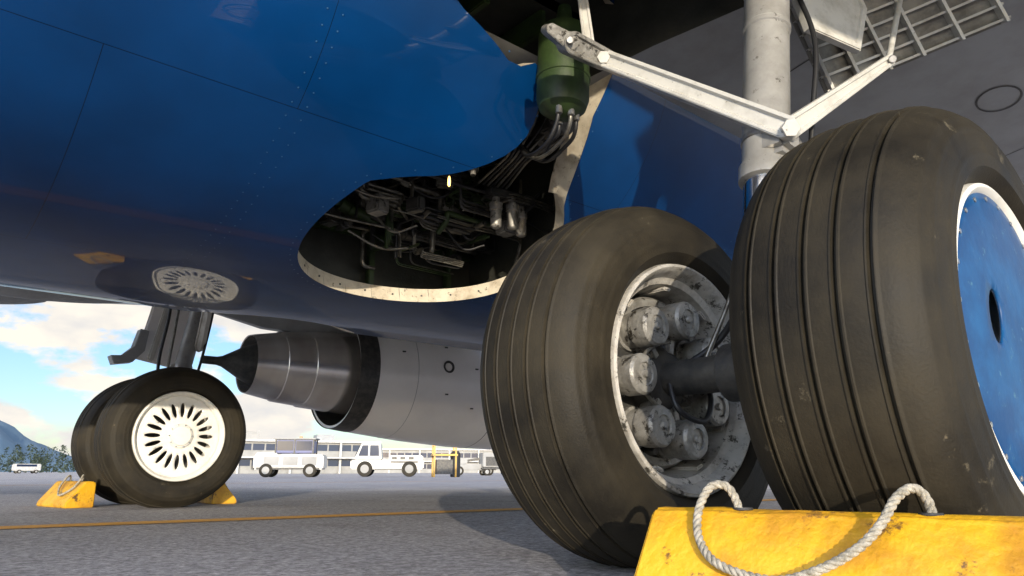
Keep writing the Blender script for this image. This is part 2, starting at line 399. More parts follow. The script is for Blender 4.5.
def wheel(kind,cy,s,g,pre):
    tyre(pre+"tyre",0,cy,g)
    rimm=M['hubwhite'] if kind!='brake' else M['rimgrey']
    prof=[(.353,.150),(.357,.176),(.352,.196),(.343,.200),(.334,.192),(.327,.176),(.318,.150),(.300,.138),(.296,.110),(.285,.04),(.284,-.02)]
    lathe(pre+"rim",[(r,t) for r,t in prof],(0,cy,Z0),(0,s,0),g,rimm,96,cap=False)
    lathe(pre+"rim_back",[(.353,-.15),(.357,-.18),(.34,-.198),(.32,-.16),(.29,-.10),(.286,-.02)],(0,cy,Z0),(0,s,0),g,rimm,72,cap=False)
    lathe(pre+"web",[(.286,-.03),(.2,-.06),(.12,-.09),(.1,-.16),(.06,-.17),(.001,-.17)],(0,cy,Z0),(0,s,0),g,M['dark'],48,cap=False)
    if kind=='slots':
        holes=[]
        for k in range(20):
            a=2*math.pi*k/20; holes.append(oval(.205*math.cos(a),.205*math.sin(a),.058,.0165,a))
        disc(pre+"hubcap",0,cy+s*.150,s,.325,holes,lambda r:.030*(1-(r/.325)**2),g,M['hubwhite'],.01)
        lathe(pre+"hub_cap_center",[(.10,.165),(.098,.19),(.085,.20),(.08,.20),(.075,.212),(.03,.216),(.001,.216)],(0,cy,Z0),(0,s,0),g,M['hubwhite'],48)
        for k in range(10):
            a=2*math.pi*k/10; rod(pre+"bolt_%d"%k,(.088*math.cos(a),cy+s*.19,Z0+.088*math.sin(a)),(.088*math.cos(a),cy+s*.207,Z0+.088*math.sin(a)),.006,g,M['steel'],8)
    if kind=='blue':
        holes=[oval(.152*math.cos(a),.152*math.sin(a),.036,.060,a) for a in (math.pi-.20,-.20)]
        disc(pre+"hubcap",0,cy+s*.184,s,.336,holes,lambda r:.016*(1-(r/.336)**4),g,M['hubblue'],.006)
        lathe(pre+"hub_inner_barrel",[(.185,.02),(.175,.13),(.155,.14),(.0,.14)],(0,cy,Z0),(0,s,0),g,M['hubwhite'],40)
        for k in range(24):
            a=2*math.pi*(k+.5)/24; rod(pre+"screw_%d"%k,(.318*math.cos(a),cy+s*.187,Z0+.318*math.sin(a)),(.318*math.cos(a),cy+s*.193,Z0+.318*math.sin(a)),.006,g,M['steel'],8)
    if kind=='brake':
        lathe(pre+"brake_housing",[(.27,-.02),(.272,.03),(.255,.045),(.2,.05),(.12,.055),(.1,.10),(.07,.12),(.001,.12)],(0,cy,Z0),(0,s,0),g,M['dark'],64)
        lathe(pre+"brake_ring",[(.262,.03),(.272,.06),(.262,.075),(.24,.07),(.236,.04)],(0,cy,Z0),(0,s,0),g,M['brake'],64,closed=True)
        for k in range(7):
            a=math.pi+.02+2*math.pi*k/7; x=.190*math.cos(a); z=Z0+.190*math.sin(a)
            lathe(pre+"brake_piston_%d"%k,[(.064,.03),(.064,.065),(.055,.068),(.055,.105),(.061,.108),(.061,.165),(.054,.174),(.034,.176),(.032,.170),(.012,.170),(.010,.180),(.001,.180)],(x,cy,z),(0,s,0),g,M['brake'],32)
            a2=a+math.pi/7; rod(pre+"tie_bolt_%d"%k,(.225*math.cos(a2),cy+s*.03,Z0+.225*math.sin(a2)),(.225*math.cos(a2),cy+s*.085,Z0+.225*math.sin(a2)),.012,g,M['steel'],6)
            box(pre+"piston_web_%d"%k,(.125*math.cos(a),cy+s*.085,Z0+.125*math.sin(a)),(.10,.06,.04),g,M['brake'],(0,-a,0),.01)
        pipe(pre+"brake_line",[(.05,cy+s*.13,Z0+.05),(.10,cy+s*.19,Z0-.04),(.05,cy+s*.20,Z0-.13),(-.05,cy+s*.18,Z0-.10),(-.04,cy+s*.14,Z0)],.009,g,M['black'])
        pipe(pre+"brake_hose",[(.02,cy+s*.12,Z0+.02),(.12,cy+s*.22,Z0+.12),(.10,cy+s*.34,Z0+.24)],.011,g,M['black'])
        pipe(pre+"brake_manifold_line",[(.19*math.cos(t),cy+s*.15,Z0+.11*math.sin(t)) for t in np.linspace(1.8,4.4,12)],.006,g,M['pipe'])
        for k in range(9):
            a=2*math.pi*(k+.3)/9; box(pre+"rim_key_%d"%k,(.287*math.cos(a),cy+s*.08,Z0+.287*math.sin(a)),(.012,.11,.035),g,rimm,(0,-a,0),.004)

def gear(name,yg,out,kinds):
    g=empty(name)
    wheel(kinds[0],yg+out*.427,kinds[2],g,"outboard_")
    wheel(kinds[1],yg-out*.427,kinds[3],g,"inboard_")
    rod("axle",(0.0,yg-.5,Z0),(0.0,yg+.5,Z0),.055,g,M['dark'])
    lathe("axle_hub",[(.07,-.11),(.085,-.10),(.085,.10),(.07,.11)],(0.01,yg,Z0),(0,1,0),g,M['dark'],32)
    A=Vector((.03,yg,Z0)); D=Vector((.167,0,1)).normalized()
    lathe("oleo_piston",[(.066,.0),(.068,.05),(.068,.62)],A,D,g,M['chrome'],40)
    lathe("strut_cylinder",[(.072,.60),(.083,.605),(.083,.655),(.074,.67),(.074,1.18),(.079,1.185),(.079,1.20),(.075,1.205),(.075,1.36),(.086,1.37),(.086,1.40),(.078,1.41),(.078,2.1)],A,D,g,M['strut'],40)
    return g,A,D
near,A,D=gear("landing_gear",-2.88,-1,('blue','brake',-1,-1))
far,A2,D2=gear("landing_gear",2.88,1,('slots','slots',1,-1))

def at(t,off=(0,0,0)): return A+D*t+Vector(off)
NC=Vector((-.62,-.62,-.35)).normalized()
P1=Vector((.09,-2.985,1.283)); P2=Vector((.045,-2.30,1.825))
bar("side_brace",P1,P2,.036,.034,.045,NC,near,M['white'],.010,.012)
for nm,p,rr in (("brace_pin_lower",P1,.020),("brace_pin_upper",P2,.018)):
    rod(nm,p-NC*.05,p+NC*.042,rr,near,M['steel'],16)
    rod(nm+"_nut",p+NC*.03,p+NC*.046,rr*1.4,near,M['white'],6)
bar("brace_fork_upper",P2+Vector((.02,0,.0)),P2+Vector((-.16,.02,.012)),.036,.042,.07,NC,near,M['brake'],.01,.01)
bar("brace_fork_end",P2+Vector((-.16,.03,.02)),P2+Vector((-.24,.05,.05)),.03,.02,.09,NC,near,M['brake'])
rod("fork_bolt",P2+Vector((-.16,.02,.012))-NC*.06,P2+Vector((-.16,.02,.012))+NC*.06,.014,near,M['steel'],12)
bar("reaction_link",P2+Vector((-.04,.03,.03)),P2+Vector((.0,.10,.34)),.022,.02,.03,NC,near,M['white'],.006,.006)
P4=Vector((.655,-3.10,1.69)); P5=Vector((1.02,-3.05,2.14))
bar("door_link",P1+Vector((.03,0,.015)),P4,.032,.019,.032,Vector((-.5,-.75,-.3)),near,M['white'],.008,.008)
rod("door_link_pin",P4-NC*.03,P4+NC*.035,.014,near,M['steel'],12)
rod("door_rod",P4,P5,.011,near,M['white'],14)
box("strut_lug",(.13,-2.935,1.27),(.10,.10,.11),near,M['strut'],(0,.17,0),.02)
box("strut_lug_b",(.26,-2.90,1.30),(.16,.07,.10),near,M['strut'],(0,.17,.2),.02)
pipe("hydraulic_hose_upper",[(.42,-2.9,2.0),(.36,-2.98,1.7),(.30,-2.97,1.4),(.25,-2.95,1.1),(.16,-2.95,.85),(.08,-2.9,.66)],.009,near,M['black'])
pipe("hydraulic_line",[(.40,-2.82,2.0),(.32,-2.8,1.6),(.25,-2.78,1.15),(.16,-2.72,.85),(.07,-2.66,.62)],.008,near,M['pipe'])
bar("torque_link_upper",at(.62,(.08,0,0)),at(.33,(.30,0,0)),.05,.03,.06,(0,1,0),near,M['strut'],.01,.008)
bar("torque_link_lower",at(.05,(.06,0,0)),at(.33,(.30,0,0)),.05,.03,.05,(0,1,0),near,M['strut'],.01,.008)
for z in (.74,): lathe("strut_band",[(.0745,z),(.078,z+.003),(.078,z+.02),(.0745,z+.023)],A,D,near,M['steel'],40,cap=False)

def at2(t,off=(0,0,0)): return A2+D2*t+Vector(off)
bar("torque_link_upper",at2(.62,(-.06,0,0)),at2(.33,(-.26,0,0)),.05,.03,.06,(0,1,0),far,M['white'],.01,.008)
bar("torque_link_lower",at2(.08,(-.06,0,0)),at2(.33,(-.26,0,0)),.05,.03,.05,(0,1,0),far,M['white'],.01,.008)
bar("side_brace",(.24,2.80,1.37),(.12,2.2,1.95),.04,.035,.05,(-.5,-.6,.2),far,M['white'],.01,.01)
pipe("hydraulic_hose",[(-.04,2.80,2.0),(-.06,2.76,1.6),(-.10,2.76,1.2),(-.08,2.70,.9),(0,2.6,.7)],.014,far,M['black'])
pipe("hydraulic_hose_b",[(.04,2.78,2.0),(.0,2.75,1.5),(-.02,2.75,1.1),(.02,2.7,.8)],.012,far,M['pipe'])
pipe("hydraulic_hose_c",[(.34,2.78,2.0),(.30,2.75,1.6),(.22,2.74,1.1),(.10,2.7,.8)],.012,far,M['black'])
box("gear_leg_door",(.06,3.12,1.62),(.40,.035,.80),far,M['nacelle'],(0.06,.17,0),.02)
box("door_stiffener",(-.02,3.09,1.62),(.05,.04,.75),far,M['white'],(0.06,.17,0),.01)
prism("gear_leg_door_lower",[(0,0),(.15,.03),(.24,.14),(.26,.32),(.19,.33),(.15,.17),(.06,.08),(-.03,.07)],.10,(-.42,2.95,1.17),(1,.1,0),(0,.05,1),far,M['winggrey'],.006)

# ------------------------------------------------------------------ fuselage
fus=empty("aircraft_fuselage")
YW,ZC,HB,EX=2.02,2.40,1.18,2.7
ph=np.linspace(0,math.pi/2,3000)
cyv=YW*np.sin(ph)**(2/EX); czv=ZC-HB*np.cos(ph)
ph2=np.linspace(0,math.pi/2,1500)[1:]
cyv=np.concatenate([cyv,YW*np.cos(ph2)**.9]); czv=np.concatenate([czv,ZC+2.75*np.sin(ph2)])
sl=np.concatenate([[0],np.cumsum(np.hypot(np.diff(cyv),np.diff(czv)))]); ST=float(sl[-1])
def sy(y): return float(np.interp(y,cyv[:3000],sl[:3000]))
def sz(z): return float(np.interp(z,czv,sl))
def fmap(x,s):
    a=abs(s); y=float(np.interp(a,sl,cyv)); z=float(np.interp(a,sl,czv))
    k=1.
    if x<-5: k=max(.08,1-((-5-x)/14.)**1.6); z=4.6+(z-4.6)*k; y*=k
    elif x>11: k=max(.02,1-((x-11)/7.)**2.2); z=2.9+(z-2.9)*k; y*=k
    return (x,-y if s>0 else y,z)
CXh,CYh,RH=.12,1.08,.655
hole=[]
def cpt(deg): return (CXh+RH*math.cos(math.radians(deg)),sy(CYh+RH*math.sin(math.radians(deg))))
for d in np.arange(40,-212,-5): hole.append(cpt(d))
aft=[(-.42,1.42),(-.30,1.475),(-.15,1.52),(.0,1.60),(.11,1.69),(.15,1.77),(.13,1.86),(.07,1.93)]
hole+=[(x,sy(y)) for x,y in aft]
hole+=[(-.06,sz(1.93)),(-.22,sz(2.0)),(-.42,sz(2.06)),(-.6,sz(2.2)),(-.6,sz(2.45)),(.60,sz(2.45)),(.52,sz(2.2)),(.45,sz(1.9)),(.46,sy(1.85)),(.50,sy(1.70)),(.55,sy(1.57))]
def smooth_poly(P,it=2):
    for _ in range(it):
        Q=[]
        for i in range(len(P)):
            a=P[i];b=P[(i+1)%len(P)]; Q+= [(a[0]*.75+b[0]*.25,a[1]*.75+b[1]*.25),(a[0]*.25+b[0]*.75,a[1]*.25+b[1]*.75)]
        P=Q
    return P
hole=smooth_poly(hole,1)
hole_far=[(x,-s) for x,s in hole]
X0,X1=-18.,17.9
outer=dens([(X0,-ST),(X1,-ST),(X1,ST),(X0,ST)],.3)
pts=[]
for x in np.arange(-2.4,2.6,.06):
    for s in np.arange(-3.2,3.2,.06): pts.append((x,s+.001))
for x in list(np.arange(X0+.2,-2.4,.2))+list(np.arange(2.65,X1,.2)):
    for s in np.arange(-ST+.1,ST,.16): pts.append((x,s))
for x in np.arange(-2.4,2.6,.15):
    for s in list(np.arange(-ST+.1,-3.2,.15))+list(np.arange(3.25,ST,.15)): pts.append((x,s))
vs,F=cdt(outer,[hole,hole_far],pts)
sheet("fuselage_skin",vs,F,fmap,fus,M['blue'])
def rimwall(name,hl,depth,m):
    pts3=[Vector(fmap(*p)) for p in hl]; n=len(pts3)
    v=[];f=[]
    for p in pts3:
        nrm=Vector((0,-p.y*.45,1)).normalized() if abs(p.y)<1.6 else Vector((0,-math.copysign(.9,p.y),.4)).normalized()
        dp=depth*(1+1.0*min(1,max(0,(abs(p.y)-1.4)/.3))*(1 if p.x>.3 else 0))
        v+= [p+nrm*.002,p+nrm*dp*.5,p+nrm*dp]
    for i in range(n):
        j=(i+1)%n
        for k in range(2): f.append((i*3+k,j*3+k,j*3+k+1,i*3+k+1))
    mesh(name,v,f,fus,m,True,50)
rimwall("well_rim",hole,.085,M['cream'])
rimwall("well_rim_opposite",hole_far,.085,M['cream'])
for i in range(4,110,6):
    p=Vector(fmap(*hole[i])); nrm=Vector((0,-p.y*.45,1)).normalized(); c=Vector((CXh,-CYh,p.z)); din=(c-p); din.z=0; din.normalize()
    rod("seal_screw",p+nrm*.042,p+nrm*.042+din*.004,.006,fus,M['dark'],8)
    t=Vector((-din.y,din.x,0)); q=p+t*.04
    mesh("seal_joint",[q+nrm*.004+din*.0015,q+nrm*.083+din*.0015,q+nrm*.083+din*.0015+t*.003,q+nrm*.004+din*.0015+t*.003],[(0,1,2,3)],fus,M['dark'])
rv=[];rf=[]
def rivet(x,s,r=.005):
    p=Vector(fmap(x,s)); q=Vector(fmap(x+.01,s)); t=Vector(fmap(x,s+.01)); a=(q-p).normalized(); b=(t-p).normalized(); nn=a.cross(b).normalized()
    if nn.z>0: nn=-nn
    o=len(rv); m_=8
    for k in range(m_):
        an=2*math.pi*k/m_; rv.append(p+nn*.0012+(a*math.cos(an)+b*math.sin(an))*r)
    rv.append(p+nn*.0025)
    for k in range(m_): rf.append((o+k,o+(k+1)%m_,o+m_))
cen=(CXh,sy(CYh))
for i,pq in enumerate(hole):
    dx=pq[0]-cen[0];dy=pq[1]-cen[1];l=math.hypot(dx,dy)
    if pq[1]<sz(1.95) and i%2==0: rivet(pq[0]+dx/l*.035,pq[1]+dy/l*.035,.0045)
for s in np.arange(.0,2.9,.06):
    for xx in (-.83,-.89,1.9): rivet(xx,s,.0035)
mesh("rivets",rv,rf,fus,mat("rivet_metal",(.03,.10,.23),.3,.3),False)
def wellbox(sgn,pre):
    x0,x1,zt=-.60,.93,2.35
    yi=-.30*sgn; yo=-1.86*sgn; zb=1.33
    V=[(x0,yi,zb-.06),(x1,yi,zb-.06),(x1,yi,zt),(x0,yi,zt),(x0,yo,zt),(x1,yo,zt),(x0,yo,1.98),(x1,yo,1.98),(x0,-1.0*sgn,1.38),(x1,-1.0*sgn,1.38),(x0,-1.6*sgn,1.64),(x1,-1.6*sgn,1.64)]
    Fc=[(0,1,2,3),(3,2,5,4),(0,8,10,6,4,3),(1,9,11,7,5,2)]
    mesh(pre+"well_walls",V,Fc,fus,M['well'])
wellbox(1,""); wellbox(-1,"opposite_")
for k in range(5): box("well_frame_%d"%k,(-.5+.33*k,-1.15,2.28),(.035,1.4,.12),fus,M['green'],(0,0,0),.006)
for k in range(2): box("well_rib_%d"%k,(.15,-.34,1.62+.40*k),(1.5,.05,.03),fus,M['green'],(0,0,0),.005)
for k in range(3): box("well_post_%d"%k,(-.38+.55*k,-.35,1.8),(.035,.05,1.0),fus,M['green'],(0,0,0),.005)
for k in range(3): box("well_shelf_%d"%k,(.1+.2*k,-.55-.2*k,1.95+.05*k),(.9-.2*k,.03,.10),fus,M['dark'],(0,0,.1*k),.006)
random.seed(21)
def rnd(a,b): return random.uniform(a,b)
T={'pipe':([],[]),'black':([],[]),'green':([],[]),'dark':([],[])}
def addt(key,Q,r):
    V_,F_=T[key]; a,b=tube_data(Q,r,8,len(V_)); V_+=a;F_+=b
for k in range(72):
    P=[Vector((rnd(-.55,.55),rnd(-.42,-1.05),rnd(1.45,2.1)))]
    ax=[0,2,1,0,2]; random.shuffle(ax)
    for j in ax:
        d=Vector((0,0,0)); d[j]=(rnd(.08,.32) if j==0 else random.choice((-1,1))*rnd(.06,.26)); P.append(P[-1]+d+Vector((rnd(-.01,.01),rnd(-.01,.01),rnd(-.01,.01))))
    for p in P:
        lo=1.42 if p.y>-.8 else 1.60+.25*(abs(p.y)-.8)
        p.x=min(max(p.x,-.57),.9); p.y=min(max(p.y,-1.5),-.38); p.z=min(max(p.z,lo),2.25)
    m_=random.choice((1,2,3,4)); r=random.choice((.004,.006,.008,.010)) if m_>1 else random.choice((.012,.016,.022))
    off=random.choice((Vector((0,.0,1)),Vector((0,1,.5)),Vector((.4,0,1)))).normalized()*r*2.8
    key=random.choice(('pipe','black','green','dark','pipe'))
    for q in range(m_): addt(key,fillet([p+off*q for p in P],.045),r)
for k in range(28):
    a=Vector((rnd(-.5,.8),rnd(-.4,-1.1),rnd(1.5,2.0))); b=a+Vector((rnd(.12,.35),rnd(-.2,.2),rnd(-.15,.15))); c=(a+b)/2-Vector((0,0,rnd(.03,.10)))
    lo=1.42 if a.y>-.8 else 1.62
    for p in (a,b,c): p.z=max(p.z,lo); p.x=min(p.x,.9)
    if (a-c).length>.02 and (b-c).length>.02: addt('black' if k%3 else 'pipe',smooth_path([a,c,b],8),rnd(.005,.009))
for key,nm in (('pipe','hydraulic_pipes'),('black','hydraulic_hoses'),('green','green_lines'),('dark','dark_lines')): mesh(nm,T[key][0],T[key][1],fus,M[key],True)
for k in range(16):
    x=rnd(-.5,.8);y=rnd(-.42,-1.0);z=rnd(1.5,2.0) if y>-.8 else rnd(1.72,2.1)
    d=random.choice((Vector((1,.15,.1)),Vector((0.1,.1,1)),Vector((.7,.1,-.15)),Vector((.2,1,.1)))).normalized(); L_=rnd(.14,.30); r_=rnd(.025,.05)
    lathe("actuator_%d"%k,[(r_*.5,-.03),(r_*.5,0),(r_,.0),(r_,L_*.3),(r_*1.15,L_*.31),(r_*1.15,L_*.36),(r_,L_*.37),(r_,L_),(r_*.4,L_+.005),(r_*.4,L_+.08)],(x,y,z),d,fus,random.choice((M['dark'],M['brake'],M['green'],M['brake'])),24)
    box("valve_block_%d"%k,(rnd(-.4,.8),rnd(-.42,-1.0),rnd(1.6,2.05)),(rnd(.05,.12),rnd(.05,.10),rnd(.05,.10)),fus,random.choice((M['brake'],M['dark'],M['dark'],M['steel'])),(0,0,rnd(-.4,.4)),.01)
for k,(x,y,z) in enumerate(((.50,-1.10,1.55),(.60,-1.12,1.56),(.70,-1.08,1.55))):
    lathe("filter_bowl_%d"%k,[(.02,0),(.030,.008),(.030,.10),(.036,.105),(.036,.14),(.02,.145),(.02,.19)],(x,y,z),(0,0,1),fus,M['brake'],24)
box("filter_manifold",(.60,-1.10,1.75),(.30,.09,.05),fus,M['dark'],(0,0,-.1),.012)
lathe("hydraulic_reservoir",[(.001,-.04),(.05,-.035),(.10,0),(.112,.04),(.112,.13),(.117,.133),(.117,.15),(.112,.153),(.112,.34),(.10,.38),(.04,.41),(.03,.5)],(.12,-2.00,1.76),(0.05,0,1),fus,M['green'],40)
for k,(dx,dy) in enumerate(((-.05,-.03),(.0,-.05),(.05,-.03),(.02,.04))):
    pipe("reservoir_hose_%d"%k,[(.12+dx,-2.00+dy,1.77),(.13+dx*1.1,-1.98+dy,1.68),(.15+dx*1.3,-1.9+dy,1.61+.02*k),(.22+dx,-1.72,1.66),(.3,-1.5,1.85)],.009,fus,M['black'] if k!=1 else M['pipe'])
    rod("hose_fitting_%d"%k,(.12+dx,-2.00+dy,1.71),(.12+dx,-2.00+dy,1.78),.015,fus,M['steel'],8)
rod("leg_slot_actuator",(.30,-1.85,1.80),(.42,-1.5,1.95),.04,fus,M['dark'])
for k in range(4): box("slot_bracket_%d"%k,(.30+.05*k,-1.80+.1*k,1.92),(.05,.06,.2),fus,M['dark'],(0,.3,0),.01)
for k in range(7):
    pipe("slot_line_%d"%k,fillet([(.22+.03*k,-1.55-.02*k,2.25),(.22+.03*k,-1.62-.03*k,1.95-.02*k),(.30+.02*k,-1.45,1.80),(.38+.03*k,-1.1,1.78)],.05),.007,fus,M['black'] if k%2 else M['pipe'],smoothp=False)
lathe("well_lamp",[(.001,-.02),(.006,-.015),(.007,.0),(.006,.02),(.003,.03)],(-.10,-1.50,1.525),(0,0,1),fus,M['lamp'],16)

# ------------------------------------------------------------------ wings
def zl(y): return 2.10+.13*(abs(y)-2)
def LE(y): return 5.6-.53*(abs(y)-2)
def TE(y): return -1.3 if abs(y)<5.8 else -1.3-.27*(abs(y)-5.8)
def wing(sgn,holes,pre):
    ys=[1.7]+list(np.arange(2,16.1,.5)); out=[(TE(y),y) for y in ys]+[(LE(y),y) for y in ys[::-1]]
    out=dens(out,.3); pts=[]
    for y in np.arange(1.8,16,.25):
        for t in np.linspace(.03,.97,20): pts.append((TE(y)+(LE(y)-TE(y))*t,y))
    def low(x,y): 
        t=(x-TE(y))/(LE(y)-TE(y)); t=min(max(t,0),1); return (x,sgn*y,zl(y)+.10*max(0,t-.8)*2)
    def upp(x,y):
        t=(x-TE(y))/(LE(y)-TE(y)); t=min(max(t,0),1); c=LE(y)-TE(y)
        return (x,sgn*y,zl(y)+.10*max(0,t-.8)*2+.002+c*.11*(4*t*(1-t))**.7)
    vs,F=cdt(out,holes,pts); sheet(pre+"wing_lower_skin",vs,F,low,fus,M['winggrey'])
    vs,F=cdt(out,[],pts); sheet(pre+"wing_upper_skin",vs,F,upp,fus,M['winggrey'])
bay=[(-.62,1.85),(.42,1.85),(.50,2.2),(.66,2.7),(.55,3.12),(.05,3.12),(-.35,2.6),(-.62,2.1)]
wing(-1,[bay],"near_"); wing(1,[bay],"opposite_")
for sgn in (-1,1):
    n=len(bay); v=[(x,sgn*y,zl(y)-.004) for x,y in bay]+[(x,sgn*y,zl(y)+.34) for x,y in bay]
    f=[(i,(i+1)%n,(i+1)%n+n,i+n) for i in range(n) if i!=0]+[tuple(range(n,2*n))]
    mesh("leg_bay",v,f,fus,M['well'])
    for k in range(4): box("bay_rib_%d"%k,(-.05,sgn*(2.15+.25*k),zl(2.2)+.27),(.9,.03,.08),fus,M['dark'],(0,0,0),.004)
    for k in range(9):
        y=3.0+.55*k; x=2.45-.1*k; q=[]
        for rr in (.095,.105):
            q+=[(x+rr*1.5*math.cos(t),sgn*(y+rr*math.sin(t)),zl(y+rr*math.sin(t))-(.004 if rr<.1 else .003)) for t in np.linspace(0,2*math.pi,33)[:-1]]
        mesh("tank_access_seam_%d"%k,q,[(i,(i+1)%32,32+(i+1)%32,32+i) for i in range(32)],fus,M['dark'])
    for xx in (1.25,3.3):
        mesh("wing_panel_seam",[(xx,sgn*2.1,zl(2.1)-.002),(xx+.008,sgn*2.1,zl(2.1)-.002),(xx-.6+.008,sgn*9,zl(9)-.002),(xx-.6,sgn*9,zl(9)-.002)],[(0,1,2,3)],fus,M['dark'])
def fairing(name,x0,x1,y,z,w_,h_,m):
    prof=[]
    for i in range(25):
        t=i/24; prof.append((max(.001,(4*t*(1-t))**.55),t))
    v=[];f=[];seg=28
    for r_,t in prof:
        for k in range(seg):
            a=2*math.pi*k/seg; v.append((x0+(x1-x0)*t,y+w_*r_*math.cos(a),z+h_*r_*math.sin(a)))
    for i in range(24):
        for k in range(seg): f.append((i*seg+k,i*seg+(k+1)%seg,(i+1)*seg+(k+1)%seg,(i+1)*seg+k))
    mesh(name,v,f,fus,m,True)
for sgn in (-1,1):
    for y in (6.6,9.3): fairing("flap_track_fairing",TE(y)-.9,TE(y)+2.2,sgn*y,zl(y)-.08,.16,.26,M['winggrey'])
def door():
    a=Vector((.50,-2.74,2.30)); b=Vector((.84,-2.79,1.75)); c=Vector((1.27,-3.34,2.00)); d=Vector((.90,-3.25,2.50))
    def pt(u,v_): 
        p=a.lerp(b,u).lerp(d.lerp(c,u),v_); nn=(b-a).cross(d-a).normalized()
        if nn.z>0: nn=-nn
        return p-nn*.12*math.sin(math.pi*v_),nn
    nu,nv=14,14; v=[];f=[]
    for i in range(nu+1):
        for j in range(nv+1): v.append(pt(i/nu,j/nv)[0])
    for i in range(nu):
        for j in range(nv): q=i*(nv+1)+j; f.append((q,q+1,q+nv+2,q+nv+1))
    o=mesh("gear_door_skin",v,f,near,M['doorgrey'],True); md=o.modifiers.new("th",'SOLIDIFY'); md.thickness=.01; md.offset=0
    rv=[];rf=[]
    def rib(P,hgt):
        o=len(rv)
        for (p,nn),(dx) in P: rv.append(p); rv.append(p+nn*hgt); rv.append(p+nn*hgt+dx)
        for i in range(len(P)-1):
            q=o+i*3; rf.append((q,q+1,q+4,q+3)); rf.append((q+1,q+2,q+5,q+4))
    for i in range(0,11):
        u=.03+.094*i; dx=(b-a).normalized()*.010; rib([(pt(u,j/12),dx) for j in range(13)],.03)
    for j in range(0,6):
        w_=.02+.19*j; dx=(d-a).normalized()*.012; rib([(pt(i/12,w_),dx) for i in range(13)],.045)
    o=mesh("gear_door_ribs",rv,rf,near,M['white']); md=o.modifiers.new("th",'SOLIDIFY'); md.thickness=.004
door()
prism("door_bracket_panel",[(0,0),(.26,-.02),(.36,.20),(.30,.40),(.02,.40),(-.03,.12)],.03,(.44,-2.92,1.81),(.95,-.25,0),(0,.1,1),near,M['white'],.004,.02,.008)

# ------------------------------------------------------------------ engine
eng=empty("jet_engine"); EC=(0,4.83,1.56); AX=(1,0,0)
lathe("nacelle",[(.70,2.62),(.735,2.62),(.79,3.0),(.87,3.7),(.93,4.5),(.955,5.3),(.95,6.0),(.90,6.55),(.84,6.78),(.80,6.80),(.76,6.70),(.77,6.2),(.78,5.6)],EC,AX,eng,M['nacelle'],128,40,cap=False)
lathe("fan_duct_inner",[(.70,2.62),(.725,3.0),(.75,3.6),(.60,3.8),(.3,3.85)],EC,AX,eng,M['dark'],96,cap=False)
lathe("fan_nozzle_lip",[(.736,2.60),(.742,2.60),(.775,2.86),(.768,2.862)],EC,AX,eng,M['dark'],128,closed=True)
lathe("core_cowl",[(.60,3.6),(.58,3.1),(.535,2.66),(.50,2.45)],EC,AX,eng,M['nozzle'],96,cap=False)
lathe("exhaust_nozzle",[(.53,2.52),(.515,2.44),(.49,2.15),(.478,2.145),(.475,2.13),(.44,1.80),(.428,1.795),(.425,1.78),(.37,1.50),(.355,1.44),(.345,1.45),(.35,1.8)],EC,AX,eng,M['nozzle'],96,30,cap=False)
lathe("exhaust_plug",[(.30,1.9),(.27,1.55),(.20,1.38),(.12,1.24),(.065,1.14),(.05,1.08),(.048,.92),(.04,.90),(.036,.93),(.001,.95)],EC,AX,eng,M['dark'],64,50,cap=False)
lathe("fan_face",[(.77,5.9),(.3,5.85),(.25,6.0),(.12,6.25),(.001,6.3)],EC,AX,eng,M['dark'],64,cap=False)
v=[]
for x,z0,z1,wd in ((.6,2.20,2.24,.02),(1.6,2.02,2.46,.12),(2.6,2.0,2.55,.19),(3.6,2.2,2.6,.2),(5.0,2.42,2.82,.18),(5.8,2.5,2.7,.05)):
    for (yy,zz) in ((-wd,z1),(-wd*1.0,(z0+z1)/2),(-wd*.5,z0),(wd*.5,z0),(wd,(z0+z1)/2),(wd,z1)): v.append((x,4.83+yy,zz))
f=[(i*6+k,i*6+(k+1)%6,(i+1)*6+(k+1)%6,(i+1)*6+k) for i in range(5) for k in range(6)]
mesh("pylon",v,f,eng,M['winggrey'],True,60)
def nac_r(x): return float(np.interp(x,[2.62,3.0,3.7,4.5,5.3,6.0],[.735,.79,.87,.93,.955,.95]))
def nac(x,a,d=0): r_=nac_r(x)+d; return Vector((x,4.83-r_*math.cos(a),1.56+r_*math.sin(a)))
lathe("nacelle_seam",[(nac_r(4.75)+.0005,4.744),(nac_r(4.75)+.003,4.75),(nac_r(4.756)+.0005,4.756)],EC,AX,eng,M['dark'],128,cap=False)
lathe("nacelle_seam_b",[(nac_r(3.4)+.0005,3.396),(nac_r(3.4)+.003,3.4),(nac_r(3.404)+.0005,3.404)],EC,AX,eng,M['winggrey'],128,cap=False)
p=nac(3.85,.10,0); nn=Vector((-.1,-1,.1)).normalized()
lathe("vent_ring",[(.055,-.02),(.085,.006),(.08,.012),(.06,.01),(.05,-.01),(.001,-.012)],p,nn,eng,M['dark'],32)
lathe("vent_cap",[(.042,-.02),(.042,.012),(.02,.014),(.001,.014)],p,nn,eng,M['nacelle'],24)
for k,(x,a) in enumerate(((3.85,.42),(3.85,-.32),(3.2,.3),(4.3,-.5),(4.3,.1))):
    p=nac(x,a,.002); box("latch_%d"%k,p,(.05,.012,.02),eng,M['dark'],(0,0,-.1),.003)

